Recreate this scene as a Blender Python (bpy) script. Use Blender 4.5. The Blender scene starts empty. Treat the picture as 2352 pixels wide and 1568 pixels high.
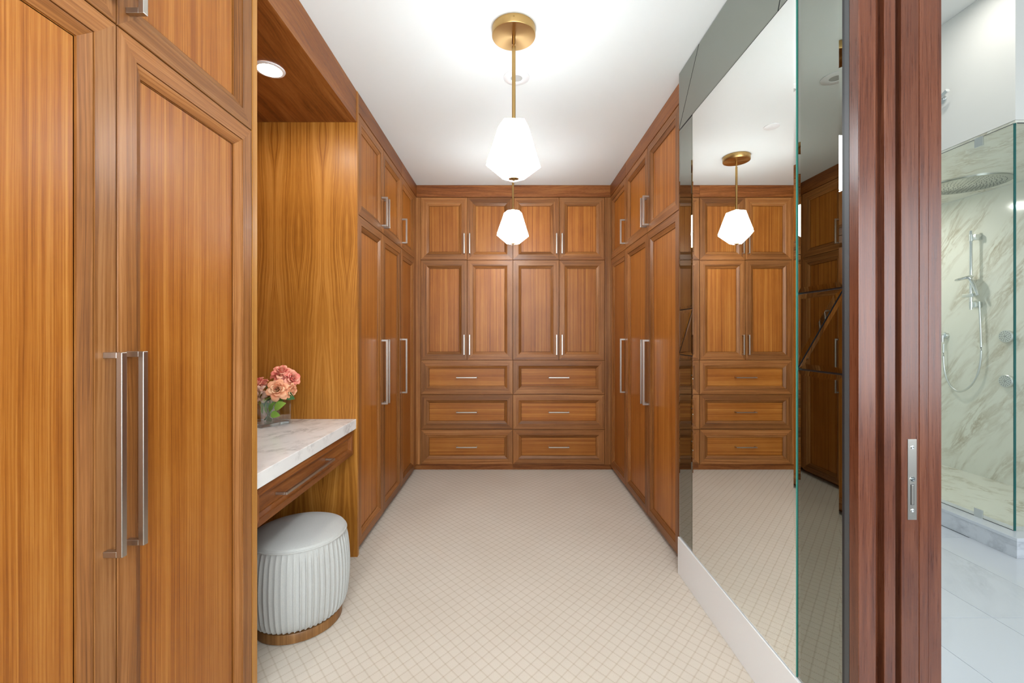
import bpy, bmesh, math, random
from mathutils import Vector, Matrix
random.seed(7)
sc = bpy.context.scene
COL = sc.collection

# ------------------------------------------------------------------ camera
F = 1000.0                    # focal length in pixels of the 2352 px wide frame
VX, VY = 1172.0, 766.0        # vanishing point of the room's long axis
CAMZ = 1.294
cam = bpy.data.cameras.new('camera')
cam.sensor_width = 36.0
cam.lens = 36.0 * F / 2352.0
cam.shift_x = (1176 - VX) / 2352.0
cam.shift_y = (VY - 784) / 2352.0
cam.clip_start = 0.02
camo = bpy.data.objects.new('camera', cam)
camo.location = (0, 0, CAMZ)
camo.rotation_euler = (math.pi / 2, 0, 0)
COL.objects.link(camo)
sc.camera = camo

# ------------------------------------------------------------------ world, added fill lights, exposure
vs = sc.view_settings
vs.view_transform = 'Standard'
vs.look = 'None'
vs.exposure = 1.08
vs.gamma = 1.0
vs.use_curve_mapping = False
w = bpy.data.worlds.new('sky')
sc.world = w
w.use_nodes = True
w.node_tree.nodes['Background'].inputs[0].default_value = (0.55, 0.75, 1.0, 1)
w.node_tree.nodes['Background'].inputs[1].default_value = 1.0


def area(name, loc, rot, sx, sy, power, col):
    l = bpy.data.lights.new(name, 'AREA')
    l.shape = 'RECTANGLE'
    l.size, l.size_y = sx, sy
    l.energy = power
    l.color = col
    o = bpy.data.objects.new(name, l)
    o.location = loc
    o.rotation_euler = rot
    COL.objects.link(o)
    return o


# fill area lights placed just inside two unseen windows added behind the camera
area('closet_window_daylight', (0.0, -1.26, 1.65), (math.radians(90), 0, 0), 1.7, 1.7, 42, (0.93, 0.975, 1.0))
area('bathroom_window_daylight', (2.9, -1.26, 1.55), (math.radians(90), 0, 0), 2.0, 1.6, 24, (0.95, 0.98, 1.0))

# ------------------------------------------------------------------ helpers: materials
MATS = {}


def principled(name, base=(0.8, 0.8, 0.8), rough=0.5, metal=0.0, **kw):
    m = bpy.data.materials.new(name)
    m.use_nodes = True
    b = m.node_tree.nodes['Principled BSDF']
    b.inputs['Base Color'].default_value = (*base, 1)
    b.inputs['Roughness'].default_value = rough
    b.inputs['Metallic'].default_value = metal
    for k, v in kw.items():
        b.inputs[k].default_value = v
    MATS[name] = m
    return m


class NT:
    def __init__(self, m):
        self.t = m.node_tree
        self.n = self.t.nodes
        self.b = self.n.get('Principled BSDF')

    def new(self, t, **kw):
        n = self.n.new(t)
        for k, v in kw.items():
            setattr(n, k, v)
        return n

    def link(self, a, b):
        self.t.links.new(a, b)

    def math(self, op, a, b=None, c=None):
        n = self.n.new('ShaderNodeMath')
        n.operation = op
        for i, v in enumerate((a, b, c)):
            if v is None:
                continue
            if isinstance(v, (int, float)):
                n.inputs[i].default_value = v
            else:
                self.link(v, n.inputs[i])
        return n.outputs[0]

    def xyz(self, x, y, z):
        n = self.n.new('ShaderNodeCombineXYZ')
        for i, v in enumerate((x, y, z)):
            if isinstance(v, (int, float)):
                n.inputs[i].default_value = v
            else:
                self.link(v, n.inputs[i])
        return n.outputs[0]

    def noise(self, vec, scale=1.0, detail=2.0, rough=0.5, dist=0.0):
        n = self.n.new('ShaderNodeTexNoise')
        n.inputs['Scale'].default_value = scale
        n.inputs['Detail'].default_value = detail
        n.inputs['Roughness'].default_value = rough
        n.inputs['Distortion'].default_value = dist
        self.link(vec, n.inputs['Vector'])
        return n.outputs['Fac']

    def ramp(self, fac, stops):
        n = self.n.new('ShaderNodeValToRGB')
        while len(n.color_ramp.elements) < len(stops):
            n.color_ramp.elements.new(0.5)
        for e, (p, c) in zip(n.color_ramp.elements, stops):
            e.position = p
            e.color = (*c, 1)
        self.link(fac, n.inputs[0])
        return n.outputs[0]

    def mix(self, fac, a, b, mode='MIX'):
        n = self.n.new('ShaderNodeMix')
        n.data_type = 'RGBA'
        n.blend_type = mode
        for i, v in ((0, fac), (6, a), (7, b)):
            if isinstance(v, (int, float)):
                n.inputs[i].default_value = v
            elif isinstance(v, tuple):
                n.inputs[i].default_value = (*v, 1)
            else:
                self.link(v, n.inputs[i])
        return n.outputs[2]

    def bump(self, h, strength, dist=0.001):
        n = self.n.new('ShaderNodeBump')
        n.inputs['Strength'].default_value = strength
        n.inputs['Distance'].default_value = dist
        self.link(h, n.inputs['Height'])
        self.link(n.outputs[0], self.b.inputs['Normal'])


def wood(name, dark, mid, light, stripe=34.0, wave=0.02, rough=0.40, book=0.0, vstretch=0.35, vary=0.22, coat=0.05, spec=0.30):
    """Walnut grain: u across the grain, v along it (UV in metres)."""
    m = principled(name, mid, rough)
    t = NT(m)
    uv = t.new('ShaderNodeUVMap').outputs[0]
    sp = t.new('ShaderNodeSeparateXYZ')
    t.link(uv, sp.inputs[0])
    r = t.new('ShaderNodeObjectInfo').outputs['Random']
    u = t.math('ADD', sp.outputs[0], t.math('MULTIPLY', r, 17.3))
    v = t.math('ADD', sp.outputs[1], t.math('MULTIPLY', r, 9.7))
    if book:
        u = t.math('PINGPONG', sp.outputs[0], book)
        v = sp.outputs[1]
    lo = t.noise(t.xyz(t.math('MULTIPLY', u, 4.0), t.math('MULTIPLY', v, 1.1), 0.3), 1.0, 2.0)
    u2 = t.math('ADD', u, t.math('MULTIPLY', t.math('SUBTRACT', lo, 0.5), wave))
    n1 = t.noise(t.xyz(t.math('MULTIPLY', u2, stripe), t.math('MULTIPLY', v, vstretch), 1.7), 1.0, 3.0, 0.55)
    n2 = t.noise(t.xyz(t.math('MULTIPLY', u2, stripe * 5), t.math('MULTIPLY', v, vstretch * 4), 5.1), 1.0, 2.0)
    n3 = t.noise(t.xyz(t.math('MULTIPLY', u2, stripe * 22), t.math('MULTIPLY', v, vstretch * 45), 2.2), 1.0, 1.0)
    f = t.math('ADD', t.math('MULTIPLY', n1, 0.40), t.math('ADD', t.math('MULTIPLY', n2, 0.34), t.math('MULTIPLY', n3, 0.14)))
    n4 = t.noise(t.xyz(t.math('MULTIPLY', u, 7.0), t.math('MULTIPLY', v, 3.5), 8.8), 1.0, 3.0)
    f = t.math('ADD', f, t.math('MULTIPLY', n4, 0.12))
    col = t.ramp(f, [(0.37, dark), (0.5, mid), (0.63, light)])
    k = t.math('ADD', t.math('MULTIPLY', r, vary), 1.0 - vary / 2)
    hsv = t.new('ShaderNodeHueSaturation')
    t.link(col, hsv.inputs['Color'])
    t.link(k, hsv.inputs['Value'])
    t.link(hsv.outputs[0], t.b.inputs['Base Color'])
    rr = t.math('ADD', t.math('MULTIPLY', n2, 0.16), rough - 0.08)
    t.link(rr, t.b.inputs['Roughness'])
    t.bump(n3, 0.08, 0.0006)
    t.b.inputs['Coat Weight'].default_value = coat
    t.b.inputs['Coat Roughness'].default_value = 0.25
    t.b.inputs['Specular IOR Level'].default_value = spec
    return m


wood('walnut_panel', (0.200, 0.052, 0.005), (0.345, 0.112, 0.013), (0.475, 0.195, 0.038), stripe=60, wave=0.012, vary=0.24)
wood('walnut_frame', (0.125, 0.041, 0.009), (0.255, 0.094, 0.022), (0.380, 0.165, 0.055), stripe=36, wave=0.04, vary=0.42)
wood('walnut_board', (0.105, 0.026, 0.005), (0.215, 0.066, 0.012), (0.310, 0.118, 0.030), stripe=16, wave=0.16, vstretch=0.7, vary=0.2)
wood('walnut_book', (0.195, 0.062, 0.006), (0.345, 0.130, 0.016), (0.480, 0.212, 0.042), stripe=46, wave=0.13, book=0.14, vary=0.0)
wood('walnut_edge', (0.34, 0.13, 0.022), (0.46, 0.20, 0.04), (0.54, 0.27, 0.07), stripe=30)
wood('mahogany', (0.058, 0.014, 0.006), (0.110, 0.030, 0.012), (0.155, 0.050, 0.022), stripe=75, wave=0.02, vstretch=2.2, rough=0.30, coat=0.2, spec=0.45)
wood('pouf_wood', (0.13, 0.055, 0.015), (0.20, 0.09, 0.028), (0.26, 0.13, 0.045), stripe=40, rough=0.4)

principled('white_paint', (0.78, 0.81, 0.80), 0.6)
principled('white_trim', (0.80, 0.80, 0.80), 0.35)
principled('bath_white', (0.79, 0.785, 0.745), 0.5)
principled('nickel', (0.50, 0.465, 0.42), 0.30, 1.0)
principled('chrome', (0.78, 0.80, 0.80), 0.10, 1.0)
principled('chrome_satin', (0.72, 0.74, 0.72), 0.32, 1.0)
principled('rain_plate', (0.50, 0.52, 0.49), 0.25, 1.0)
principled('nozzle', (0.16, 0.17, 0.16), 0.5)
principled('black_rubber', (0.012, 0.012, 0.014), 0.45)
principled('grey_rubber', (0.05, 0.053, 0.056), 0.45)
principled('dark_gap', (0.02, 0.008, 0.004), 0.8)
principled('stem_green', (0.06, 0.14, 0.03), 0.5)
principled('mirror_clear', (0.90, 0.92, 0.895), 0.0, 1.0)
principled('mirror_edge', (0.05, 0.20, 0.155), 0.1)
principled('green_edge', (0.005, 0.11, 0.10), 0.12, **{'Specular IOR Level': 0.6})
principled('downlight_inner', (0.42, 0.42, 0.40), 0.5)

m = principled('mirror_tint', (0.29, 0.305, 0.27), 0.0, 1.0)
m = principled('brass', (0.46, 0.29, 0.11), 0.32, 1.0)
t = NT(m)
co = t.new('ShaderNodeTexCoord').outputs['Object']
tg = t.new('ShaderNodeTangent', direction_type='RADIAL', axis='Z')
t.link(tg.outputs[0], t.b.inputs['Tangent'])
t.b.inputs['Anisotropic'].default_value = 0.55

# carpet: cream loop pile with a fine diamond trellis of dashed lines
m = principled('carpet', (0.6, 0.53, 0.44), 0.95, **{'Specular IOR Level': 0.1})
t = NT(m)
co = t.new('ShaderNodeTexCoord').outputs['Object']
sp = t.new('ShaderNodeSeparateXYZ')
t.link(co, sp.inputs[0])
cx = t.math('DIVIDE', t.math('ADD', sp.outputs[0], 0.2531), 0.0558)
cy = t.math('DIVIDE', t.math('SUBTRACT', sp.outputs[1], 1.6428), 0.0640)
wob = t.noise(co, 9.0, 1.0)
wob = t.math('MULTIPLY', t.math('SUBTRACT', wob, 0.5), 0.12)
pu = t.math('ADD', t.math('ADD', cx, cy), wob)
pv = t.math('ADD', t.math('SUBTRACT', cx, cy), wob)


def line(p, along):
    d = t.math('ABSOLUTE', t.math('SUBTRACT', t.math('FRACT', t.math('ADD', p, 0.5)), 0.5))
    ln = t.math('SUBTRACT', 1.0, t.math('SMOOTH_MIN', t.math('MULTIPLY', d, 9.0), 1.0, 0.2))
    ln = t.math('MAXIMUM', ln, 0.0)
    dash = t.math('ADD', t.math('MULTIPLY', t.math('SINE', t.math('MULTIPLY', along, 2 * math.pi * 6)), 0.22), 0.72)
    return t.math('MULTIPLY', ln, dash)


ln = t.math('MINIMUM', t.math('ADD', line(pu, pv), line(pv, pu)), 1.15)
fib = t.noise(co, 420.0, 2.0)
pat = t.noise(co, 2.2, 3.0)
base = t.mix(pat, (0.590, 0.515, 0.425), (0.690, 0.622, 0.535))
base = t.mix(t.math('MULTIPLY', fib, 0.22), base, (0.44, 0.36, 0.27))
colr = t.mix(t.math('MULTIPLY', ln, 0.48), base, (0.36, 0.265, 0.165))
t.link(colr, t.b.inputs['Base Color'])
t.bump(t.math('SUBTRACT', t.math('ADD', fib, pat), t.math('MULTIPLY', ln, 0.5)), 0.35, 0.004)
t.b.inputs['Sheen Weight'].default_value = 0.05


def marble(name, base, tint, vein, scale, rough, angle, amount=1.0, axes=(0, 1, 2), stretch=0.35):
    m = principled(name, base, rough)
    t = NT(m)
    co = t.new('ShaderNodeTexCoord').outputs['Object']
    r = t.new('ShaderNodeObjectInfo').outputs['Random']
    mp = t.new('ShaderNodeMapping')
    mp.inputs['Rotation'].default_value = angle
    t.link(co, mp.inputs['Vector'])
    ad = t.new('ShaderNodeVectorMath', operation='ADD')
    t.link(mp.outputs[0], ad.inputs[0])
    t.link(t.xyz(t.math('MULTIPLY', r, 13.0), t.math('MULTIPLY', r, 7.0), t.math('MULTIPLY', r, 23.0)), ad.inputs[1])
    st = t.new('ShaderNodeVectorMath', operation='MULTIPLY')
    st.inputs[1].default_value = (1.0, stretch, 1.0)
    t.link(ad.outputs[0], st.inputs[0])
    p = st.outputs[0]
    a = t.noise(p, scale * 1.6, 6.0, 0.62, 0.6)
    ridge = t.math('SUBTRACT', 1.0, t.math('MULTIPLY', t.math('ABSOLUTE', t.math('SUBTRACT', a, 0.5)), 11.0))
    ridge = t.math('MAXIMUM', ridge, 0.0)
    msk = t.noise(p, scale * 0.9, 3.0, 0.5)
    msk = t.math('MAXIMUM', t.math('MULTIPLY', t.math('SUBTRACT', msk, 0.44), 4.0), 0.0)
    msk = t.math('MINIMUM', msk, 1.0)
    fine = t.noise(p, scale * 9.0, 4.0, 0.65, 0.3)
    fl = t.math('MAXIMUM', t.math('MULTIPLY', t.math('SUBTRACT', fine, 0.56), 5.0), 0.0)
    fac = t.math('MULTIPLY', t.math('ADD', t.math('MULTIPLY', t.math('MULTIPLY', ridge, msk), 0.8), t.math('MULTIPLY', t.math('MULTIPLY', fl, msk), 0.6)), amount)
    fac = t.math('MINIMUM', fac, 1.0)
    cl = t.noise(p, scale * 0.7, 4.0)
    c = t.mix(cl, base, tint)
    c = t.mix(fac, c, vein)
    t.link(c, t.b.inputs['Base Color'])
    return m


marble('marble_counter', (0.85, 0.84, 0.82), (0.77, 0.76, 0.74), (0.38, 0.36, 0.35), 8.5, 0.16, (0.3, 0.4, 0.6), 1.0, stretch=0.7)
marble('marble_shower', (0.84, 0.84, 0.75), (0.78, 0.78, 0.67), (0.40, 0.33, 0.20), 6.5, 0.12, (math.radians(53), 0, 0), 0.9, stretch=0.26)
marble('marble_floor', (0.74, 0.76, 0.79), (0.66, 0.69, 0.74), (0.42, 0.44, 0.48), 3.0, 0.14, (0, 0, 0.7), 0.75, stretch=0.35)

m = principled('pouf_fabric', (0.60, 0.60, 0.57), 0.9)
t = NT(m)
co = t.new('ShaderNodeTexCoord').outputs['Object']
n = t.noise(co, 300.0, 2.0)
t.link(t.mix(n, (0.40, 0.395, 0.372), (0.50, 0.495, 0.468)), t.b.inputs['Base Color'])
t.bump(n, 0.15, 0.001)
t.b.inputs['Sheen Weight'].default_value = 0.08


def petal_mat(name, a, b):
    m = principled(name, a, 0.6)
    t = NT(m)
    co = t.new('ShaderNodeTexCoord').outputs['Object']
    r = t.new('ShaderNodeObjectInfo').outputs['Random']
    n = t.noise(co, 22.0, 3.0)
    f = t.math('ADD', t.math('MULTIPLY', n, 0.9), t.math('SUBTRACT', t.math('MULTIPLY', r, 1.0), 0.45))
    t.link(t.mix(f, a, b), t.b.inputs['Base Color'])
    t.b.inputs['Subsurface Weight'].default_value = 0.15
    t.b.inputs['Subsurface Radius'].default_value = (0.01, 0.005, 0.004)


petal_mat('petal_peach', (0.93, 0.40, 0.22), (0.96, 0.62, 0.38))
petal_mat('petal_coral', (0.92, 0.23, 0.19), (0.95, 0.50, 0.34))
petal_mat('petal_pale', (0.88, 0.55, 0.48), (0.90, 0.68, 0.55))
petal_mat('leaf_light', (0.30, 0.52, 0.08), (0.20, 0.40, 0.06))
petal_mat('leaf_dark', (0.04, 0.15, 0.05), (0.08, 0.22, 0.06))


def thin_glass(name, tint, gloss=0.08):
    m = bpy.data.materials.new(name)
    m.use_nodes = True
    nt = m.node_tree
    nt.nodes.clear()
    out = nt.nodes.new('ShaderNodeOutputMaterial')
    tr = nt.nodes.new('ShaderNodeBsdfTransparent')
    tr.inputs[0].default_value = (*tint, 1)
    gl = nt.nodes.new('ShaderNodeBsdfGlossy')
    gl.inputs['Roughness'].default_value = 0.0
    lw = nt.nodes.new('ShaderNodeLayerWeight')
    lw.inputs[0].default_value = 0.5
    pw = nt.nodes.new('ShaderNodeMath')
    pw.operation = 'POWER'
    pw.inputs[1].default_value = 5.0
    nt.links.new(lw.outputs['Facing'], pw.inputs[0])
    fr = nt.nodes.new('ShaderNodeMath')
    fr.operation = 'MULTIPLY_ADD'
    fr.inputs[1].default_value = 0.9
    fr.inputs[2].default_value = gloss * 0.5
    nt.links.new(pw.outputs[0], fr.inputs[0])
    mx = nt.nodes.new('ShaderNodeMixShader')
    nt.links.new(fr.outputs[0], mx.inputs[0])
    nt.links.new(tr.outputs[0], mx.inputs[1])
    nt.links.new(gl.outputs[0], mx.inputs[2])
    nt.links.new(mx.outputs[0], out.inputs[0])
    MATS[name] = m
    return m


thin_glass('shower_glass', (0.985, 0.996, 0.985))
thin_glass('vase_glass', (0.975, 0.985, 0.98), 0.22)
principled('thick_glass', (0.93, 0.97, 0.96), 0.02, **{'Transmission Weight': 1.0, 'IOR': 1.45})
thin_glass('window_glass', (0.97, 0.98, 0.98))


def emit(name, col, s):
    m = principled(name, col, 0.4)
    b = m.node_tree.nodes['Principled BSDF']
    b.inputs['Emission Color'].default_value = (*col, 1)
    b.inputs['Emission Strength'].default_value = s
    return m


emit('pendant_glass', (0.905, 0.967, 1.0), 11.5)
emit('led_alcove', (1.0, 0.95, 0.87), 95.0)
emit('led_bath', (1.0, 0.97, 0.92), 60.0)
emit('led_shower', (1.0, 0.98, 0.93), 230.0)

# ------------------------------------------------------------------ helpers: geometry


def tag(o, label=None, cat=None, group=None, kind=None):
    if label:
        o['label'] = label
    if cat:
        o['category'] = cat
    if group:
        o['group'] = group
    if kind:
        o['kind'] = kind
    return o


def thing(name, label, cat, loc=(0, 0, 0), group=None, rz=0.0):
    o = bpy.data.objects.new(name, None)
    o.empty_display_size = 0.05
    o.location = loc
    o.rotation_euler = (0, 0, rz)
    COL.objects.link(o)
    return tag(o, label, cat, group)


AX = {'x': 0, 'y': 1, 'z': 2}


class MB:
    """Mesh builder: verts in world-aligned local metres; grain axis chosen per face for the wood UVs."""

    def __init__(self):
        self.v, self.f, self.g, self.m = [], [], [], []
        self.smooth = False

    def poly(self, pts, grain='z', mi=0):
        i = len(self.v)
        self.v += [tuple(p) for p in pts]
        self.f.append(list(range(i, i + len(pts))))
        self.g.append(grain)
        self.m.append(mi)

    def mesh(self, verts, faces, grain='z', mi=0):
        i = len(self.v)
        self.v += [tuple(p) for p in verts]
        for f in faces:
            self.f.append([a + i for a in f])
            self.g.append(grain)
            self.m.append(mi)

    def box(self, lo, hi, grain='z', mi=0, bev=0.0):
        x0, y0, z0 = [min(a, b) for a, b in zip(lo, hi)]
        x1, y1, z1 = [max(a, b) for a, b in zip(lo, hi)]
        if bev <= 0:
            vs_ = [(x0, y0, z0), (x1, y0, z0), (x1, y1, z0), (x0, y1, z0), (x0, y0, z1), (x1, y0, z1), (x1, y1, z1), (x0, y1, z1)]
            fs = [(0, 3, 2, 1), (4, 5, 6, 7), (0, 1, 5, 4), (1, 2, 6, 5), (2, 3, 7, 6), (3, 0, 4, 7)]
            self.mesh(vs_, fs, grain, mi)
            return
        bm = bmesh.new()
        bmesh.ops.create_cube(bm, size=1.0)
        for v in bm.verts:
            v.co = Vector(((x0 + x1) / 2 + v.co.x * (x1 - x0), (y0 + y1) / 2 + v.co.y * (y1 - y0), (z0 + z1) / 2 + v.co.z * (z1 - z0)))
        bmesh.ops.bevel(bm, geom=list(bm.edges), offset=bev, segments=2, affect='EDGES', profile=0.5)
        bm.verts.index_update()
        self.mesh([v.co.copy() for v in bm.verts], [[v.index for v in f.verts] for f in bm.faces], grain, mi)
        bm.free()

    def lathe(self, prof, seg=32, c=(0, 0, 0), grain='z', mi=0, cap=True, axis='z', jit=None):
        vs_, fs = [], []
        for (r, z) in prof:
            for k in range(seg):
                a = 2 * math.pi * k / seg
                rr = r if jit is None else r + jit(a, z)
                p = (rr * math.cos(a), rr * math.sin(a), z)
                if axis == 'x':
                    p = (p[2], p[0], p[1])
                elif axis == 'y':
                    p = (p[0], p[2], p[1])
                vs_.append((p[0] + c[0], p[1] + c[1], p[2] + c[2]))
        n = len(prof)
        for i in range(n - 1):
            for k in range(seg):
                k2 = (k + 1) % seg
                fs.append((i * seg + k, i * seg + k2, (i + 1) * seg + k2, (i + 1) * seg + k))
        if cap:
            fs.append(tuple(reversed(range(seg))))
            fs.append(tuple((n - 1) * seg + k for k in range(seg)))
        self.mesh(vs_, fs, grain, mi)

    def tube(self, pts, r, seg=10, mi=0):
        pts = [Vector(p) for p in pts]
        vs_, fs = [], []
        up = Vector((0, 0, 1))
        for i, p in enumerate(pts):
            d = (pts[min(i + 1, len(pts) - 1)] - pts[max(i - 1, 0)]).normalized()
            a = d.cross(up)
            if a.length < 1e-4:
                a = d.cross(Vector((1, 0, 0)))
            a.normalize()
            b = d.cross(a).normalized()
            rr = r[i] if isinstance(r, (list, tuple)) else r
            for k in range(seg):
                t_ = 2 * math.pi * k / seg
                vs_.append(p + a * rr * math.cos(t_) + b * rr * math.sin(t_))
        for i in range(len(pts) - 1):
            for k in range(seg):
                k2 = (k + 1) % seg
                fs.append((i * seg + k, i * seg + k2, (i + 1) * seg + k2, (i + 1) * seg + k))
        fs.append(tuple(reversed(range(seg))))
        fs.append(tuple((len(pts) - 1) * seg + k for k in range(seg)))
        self.mesh(vs_, fs, 'z', mi)

    def build(self, name, mats, parent=None, loc=(0, 0, 0), smooth=False, recalc=True, label=None):
        me = bpy.data.meshes.new(name)
        me.from_pydata(self.v, [], self.f)
        if isinstance(mats, str):
            mats = [mats]
        for k in mats:
            me.materials.append(MATS[k])
        uvl = me.uv_layers.new(name='UVMap')
        for pi, p in enumerate(me.polygons):
            p.material_index = self.m[pi]
            p.use_smooth = smooth
            g = AX[self.g[pi]]
            o1, o2 = [k for k in range(3) if k != g]
            for li in p.loop_indices:
                co = me.vertices[me.loops[li].vertex_index].co
                uvl.data[li].uv = (co[o1] + co[o2] * 0.93, co[g])
        if recalc:
            bm = bmesh.new()
            bm.from_mesh(me)
            bmesh.ops.recalc_face_normals(bm, faces=bm.faces)
            bm.to_mesh(me)
            bm.free()
        if smooth:
            me.set_sharp_from_angle(angle=math.radians(38))
        o = bpy.data.objects.new(name, me)
        o.location = loc
        COL.objects.link(o)
        if parent:
            o.parent = parent
        if label:
            o['label'] = label
        return o


def boxobj(name, lo, hi, mat, parent=None, grain='z', bev=0.0, label=None):
    b = MB()
    b.box(lo, hi, grain, 0, bev)
    return b.build(name, mat, parent, label=label)


def struct(name, lo, hi, mat, grain='z', label=None, bev=0.0):
    return tag(boxobj(name, lo, hi, mat, None, grain, bev), label, kind='structure')


def px(x, y, Y):
    """point on the plane at depth Y seen at pixel x, y"""
    return ((x - VX) * Y / F, Y, CAMZ + (VY - y) * Y / F)


# ------------------------------------------------------------------ main measures (metres)
XL = -0.888      # door faces of the left cabinets
XR = 0.948       # door faces of the right cabinets
XM = 0.909       # mirror plane
D = 4.122        # door faces of the far cabinets
H = 2.70         # closet ceiling
HB = 3.44        # bathroom ceiling
TD = 0.022       # door thickness
YN = -1.30       # wall behind the camera

# ------------------------------------------------------------------ shell
struct('floor', (-1.56, YN, -0.06), (1.13, 4.72, 0.0), 'carpet')
struct('ceiling', (-1.56, YN, H), (1.60, 4.72, H + 0.1), 'white_paint')
struct('wall_left', (-1.64, YN, 0), (-1.56, 4.72, H), 'white_paint')
struct('wall_back', (-1.64, 4.64, 0), (1.60, 4.72, H), 'white_paint')
# wall behind the camera with two added windows, closet and, further right, bathroom
mb = MB()
for x0, x1, z0, z1 in ((-1.64, -0.9, 0, HB), (0.9, 1.85, 0, HB), (3.95, 4.4, 0, HB), (-0.9, 0.9, 0, 0.55), (-0.9, 0.9, 2.55, HB), (1.85, 3.95, 0, 0.7), (1.85, 3.95, 2.4, HB)):
    mb.box((x0, YN - 0.12, z0), (x1, YN, z1))
tag(mb.build('wall_near', 'white_paint'), kind='structure')
for i, (x0, x1, z0, z1) in enumerate(((-0.9, 0.9, 0.55, 2.55), (1.85, 3.95, 0.7, 2.4))):  # added, unseen frames behind the fill lights
    wb = MB()
    wb.box((x0, YN - 0.09, z0), (x0 + 0.05, YN - 0.03, z1))
    wb.box((x1 - 0.05, YN - 0.09, z0), (x1, YN - 0.03, z1))
    wb.box((x0 + 0.05, YN - 0.09, z0), (x1 - 0.05, YN - 0.03, z0 + 0.05))
    wb.box((x0 + 0.05, YN - 0.09, z1 - 0.05), (x1 - 0.05, YN - 0.03, z1))
    wo = tag(wb.build('window_%d' % (i + 1), 'white_trim'), kind='structure')
    boxobj('pane', (x0 + 0.05, YN - 0.065, z0 + 0.05), (x1 - 0.05, YN - 0.055, z1 - 0.05), 'window_glass', wo)

# right wall: mirror stretch, pocket for the sliding door, doorway, then the near stretch
mb = MB()
mb.box((XM + 0.010, 1.172, 0), (0.985, 2.352, H))            # closet skin behind the mirror
mb.box((1.086, 1.172, 0), (1.13, 2.352, HB))                 # bathroom skin
mb.box((0.985, 1.98, 0), (1.086, 2.352, H))                  # pocket end
mb.box((XM + 0.010, YN, 0), (1.13, 0.20, HB))                # near stretch
mb.box((XM + 0.010, 0.20, 2.52), (1.13, 1.172, HB))          # over the doorway
mb.box((1.086, 2.352, 0), (1.66, 2.40, HB))                  # return behind the cabinets
mb.box((1.60, 2.40, 0), (1.66, 4.72, HB))                    # back of the cabinet recess
tag(mb.build('wall_right', 'white_paint'), kind='structure')
struct('baseboard_right', (XM - 0.004, 1.188, 0), (XM + 0.009, 2.354, 0.198), 'white_trim', bev=0.002)

# ------------------------------------------------------------------ door and drawer fronts


def plane(side, face):
    """maps (a along the wall, d out into the room, z) to local xyz and names the grain axes"""
    if side == 'back':
        return (lambda a, d, z: (a, face - d, z)), 'x'
    if side == 'left':
        return (lambda a, d, z: (face + d, a, z)), 'y'
    return (lambda a, d, z: (face - d, a, z)), 'y'


PROF = [(0.0, 0.0), (0.0, 0.0205), (0.0015, TD), (0.0505, TD), (0.0507, 0.0150), (0.0522, 0.0150), (0.0524, 0.0195), (0.0540, 0.0190), (0.0760, 0.0085), (0.0762, 0.0020), (0.0778, 0.0020), (0.0779, 0.0045), (0.0800, 0.0045)]


def front(name, parent, side, face, a0, a1, z0, z1, horizontal=False, handle=None, prof=PROF, panel='walnut_panel', frame='walnut_frame'):
    """A framed front: recessed panel (the front's own mesh), mitred stiles and rails with a sloped moulding, a pull."""
    P, ax = plane(side, face - TD if side == 'left' else face + TD)
    o = prof[-1][0]
    b = MB()
    pg = ax if horizontal else 'z'
    lo, hi = P(a0 + 0.06 * min(1, o / 0.079), 0, z0 + 0.06 * min(1, o / 0.079)), P(a1 - 0.06 * min(1, o / 0.079), prof[-1][1], z1 - 0.06 * min(1, o / 0.079))
    b.box(lo, hi, pg)
    door = b.build(name, panel, parent)

    def rect(k):
        q, d = prof[k]
        return [P(a0 + q, d, z0 + q), P(a1 - q, d, z0 + q), P(a1 - q, d, z1 - q), P(a0 + q, d, z1 - q)]
    R = [rect(k) for k in range(len(prof))]
    for s, nm in ((0, 'rail'), (1, 'stile'), (2, 'rail'), (3, 'stile')):
        fb = MB()
        s2 = (s + 1) % 4
        vs_ = []
        for k in range(len(prof)):
            vs_ += [R[k][s], R[k][s2]]
        fs = [(2 * k, 2 * k + 1, 2 * k + 3, 2 * k + 2) for k in range(len(prof) - 1)]
        fb.mesh(vs_, fs, ax if nm == 'rail' else 'z')
        fb.build(nm, frame, door, recalc=False)
        # orient the open strip outward
        me = COL.objects[-1].data
        c = Vector(P((a0 + a1) / 2, -0.05, (z0 + z1) / 2))
        big = max(me.polygons, key=lambda p: p.area)
        if big.normal.dot(Vector(big.center) - c) < 0:
            me.flip_normals()
    if handle:
        pull(door, side, face, *handle)
    return door


def pull(parent, side, face, orient, a, z0, length, sect=0.013, out=0.042, base=0.0):
    """square bar pull on two posts; base = how deep below the frame face it is mounted"""
    P, ax = plane(side, face)
    b = MB()
    h = sect / 2
    if orient == 'v':
        b.box(P(a - h, out - sect, z0), P(a + h, out, z0 + length), 'z', 0, 0.0012)
        for z in (z0, z0 + length - sect):
            b.box(P(a - h, base, z), P(a + h, out - sect + 0.001, z + sect), 'z', 0, 0.001)
    else:
        b.box(P(a - length / 2, out - sect, z0 - h), P(a + length / 2, out, z0 + h), 'z', 0, 0.0012)
        for q in (a - length / 2, a + length / 2 - sect):
            b.box(P(q, base, z0 - h), P(q + sect, out - sect + 0.001, z0 + h), 'z', 0, 0.001)
    return b.build('handle', 'nickel', parent)


G = 0.0016      # half gap between fronts
ZT = 2.584      # top of the upper doors
ZS = 1.991      # split between upper and lower doors
HV = (0.805, 0.448)    # tall pulls: start height, length
HU = (2.034, 0.205)    # short pulls on upper doors


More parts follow.
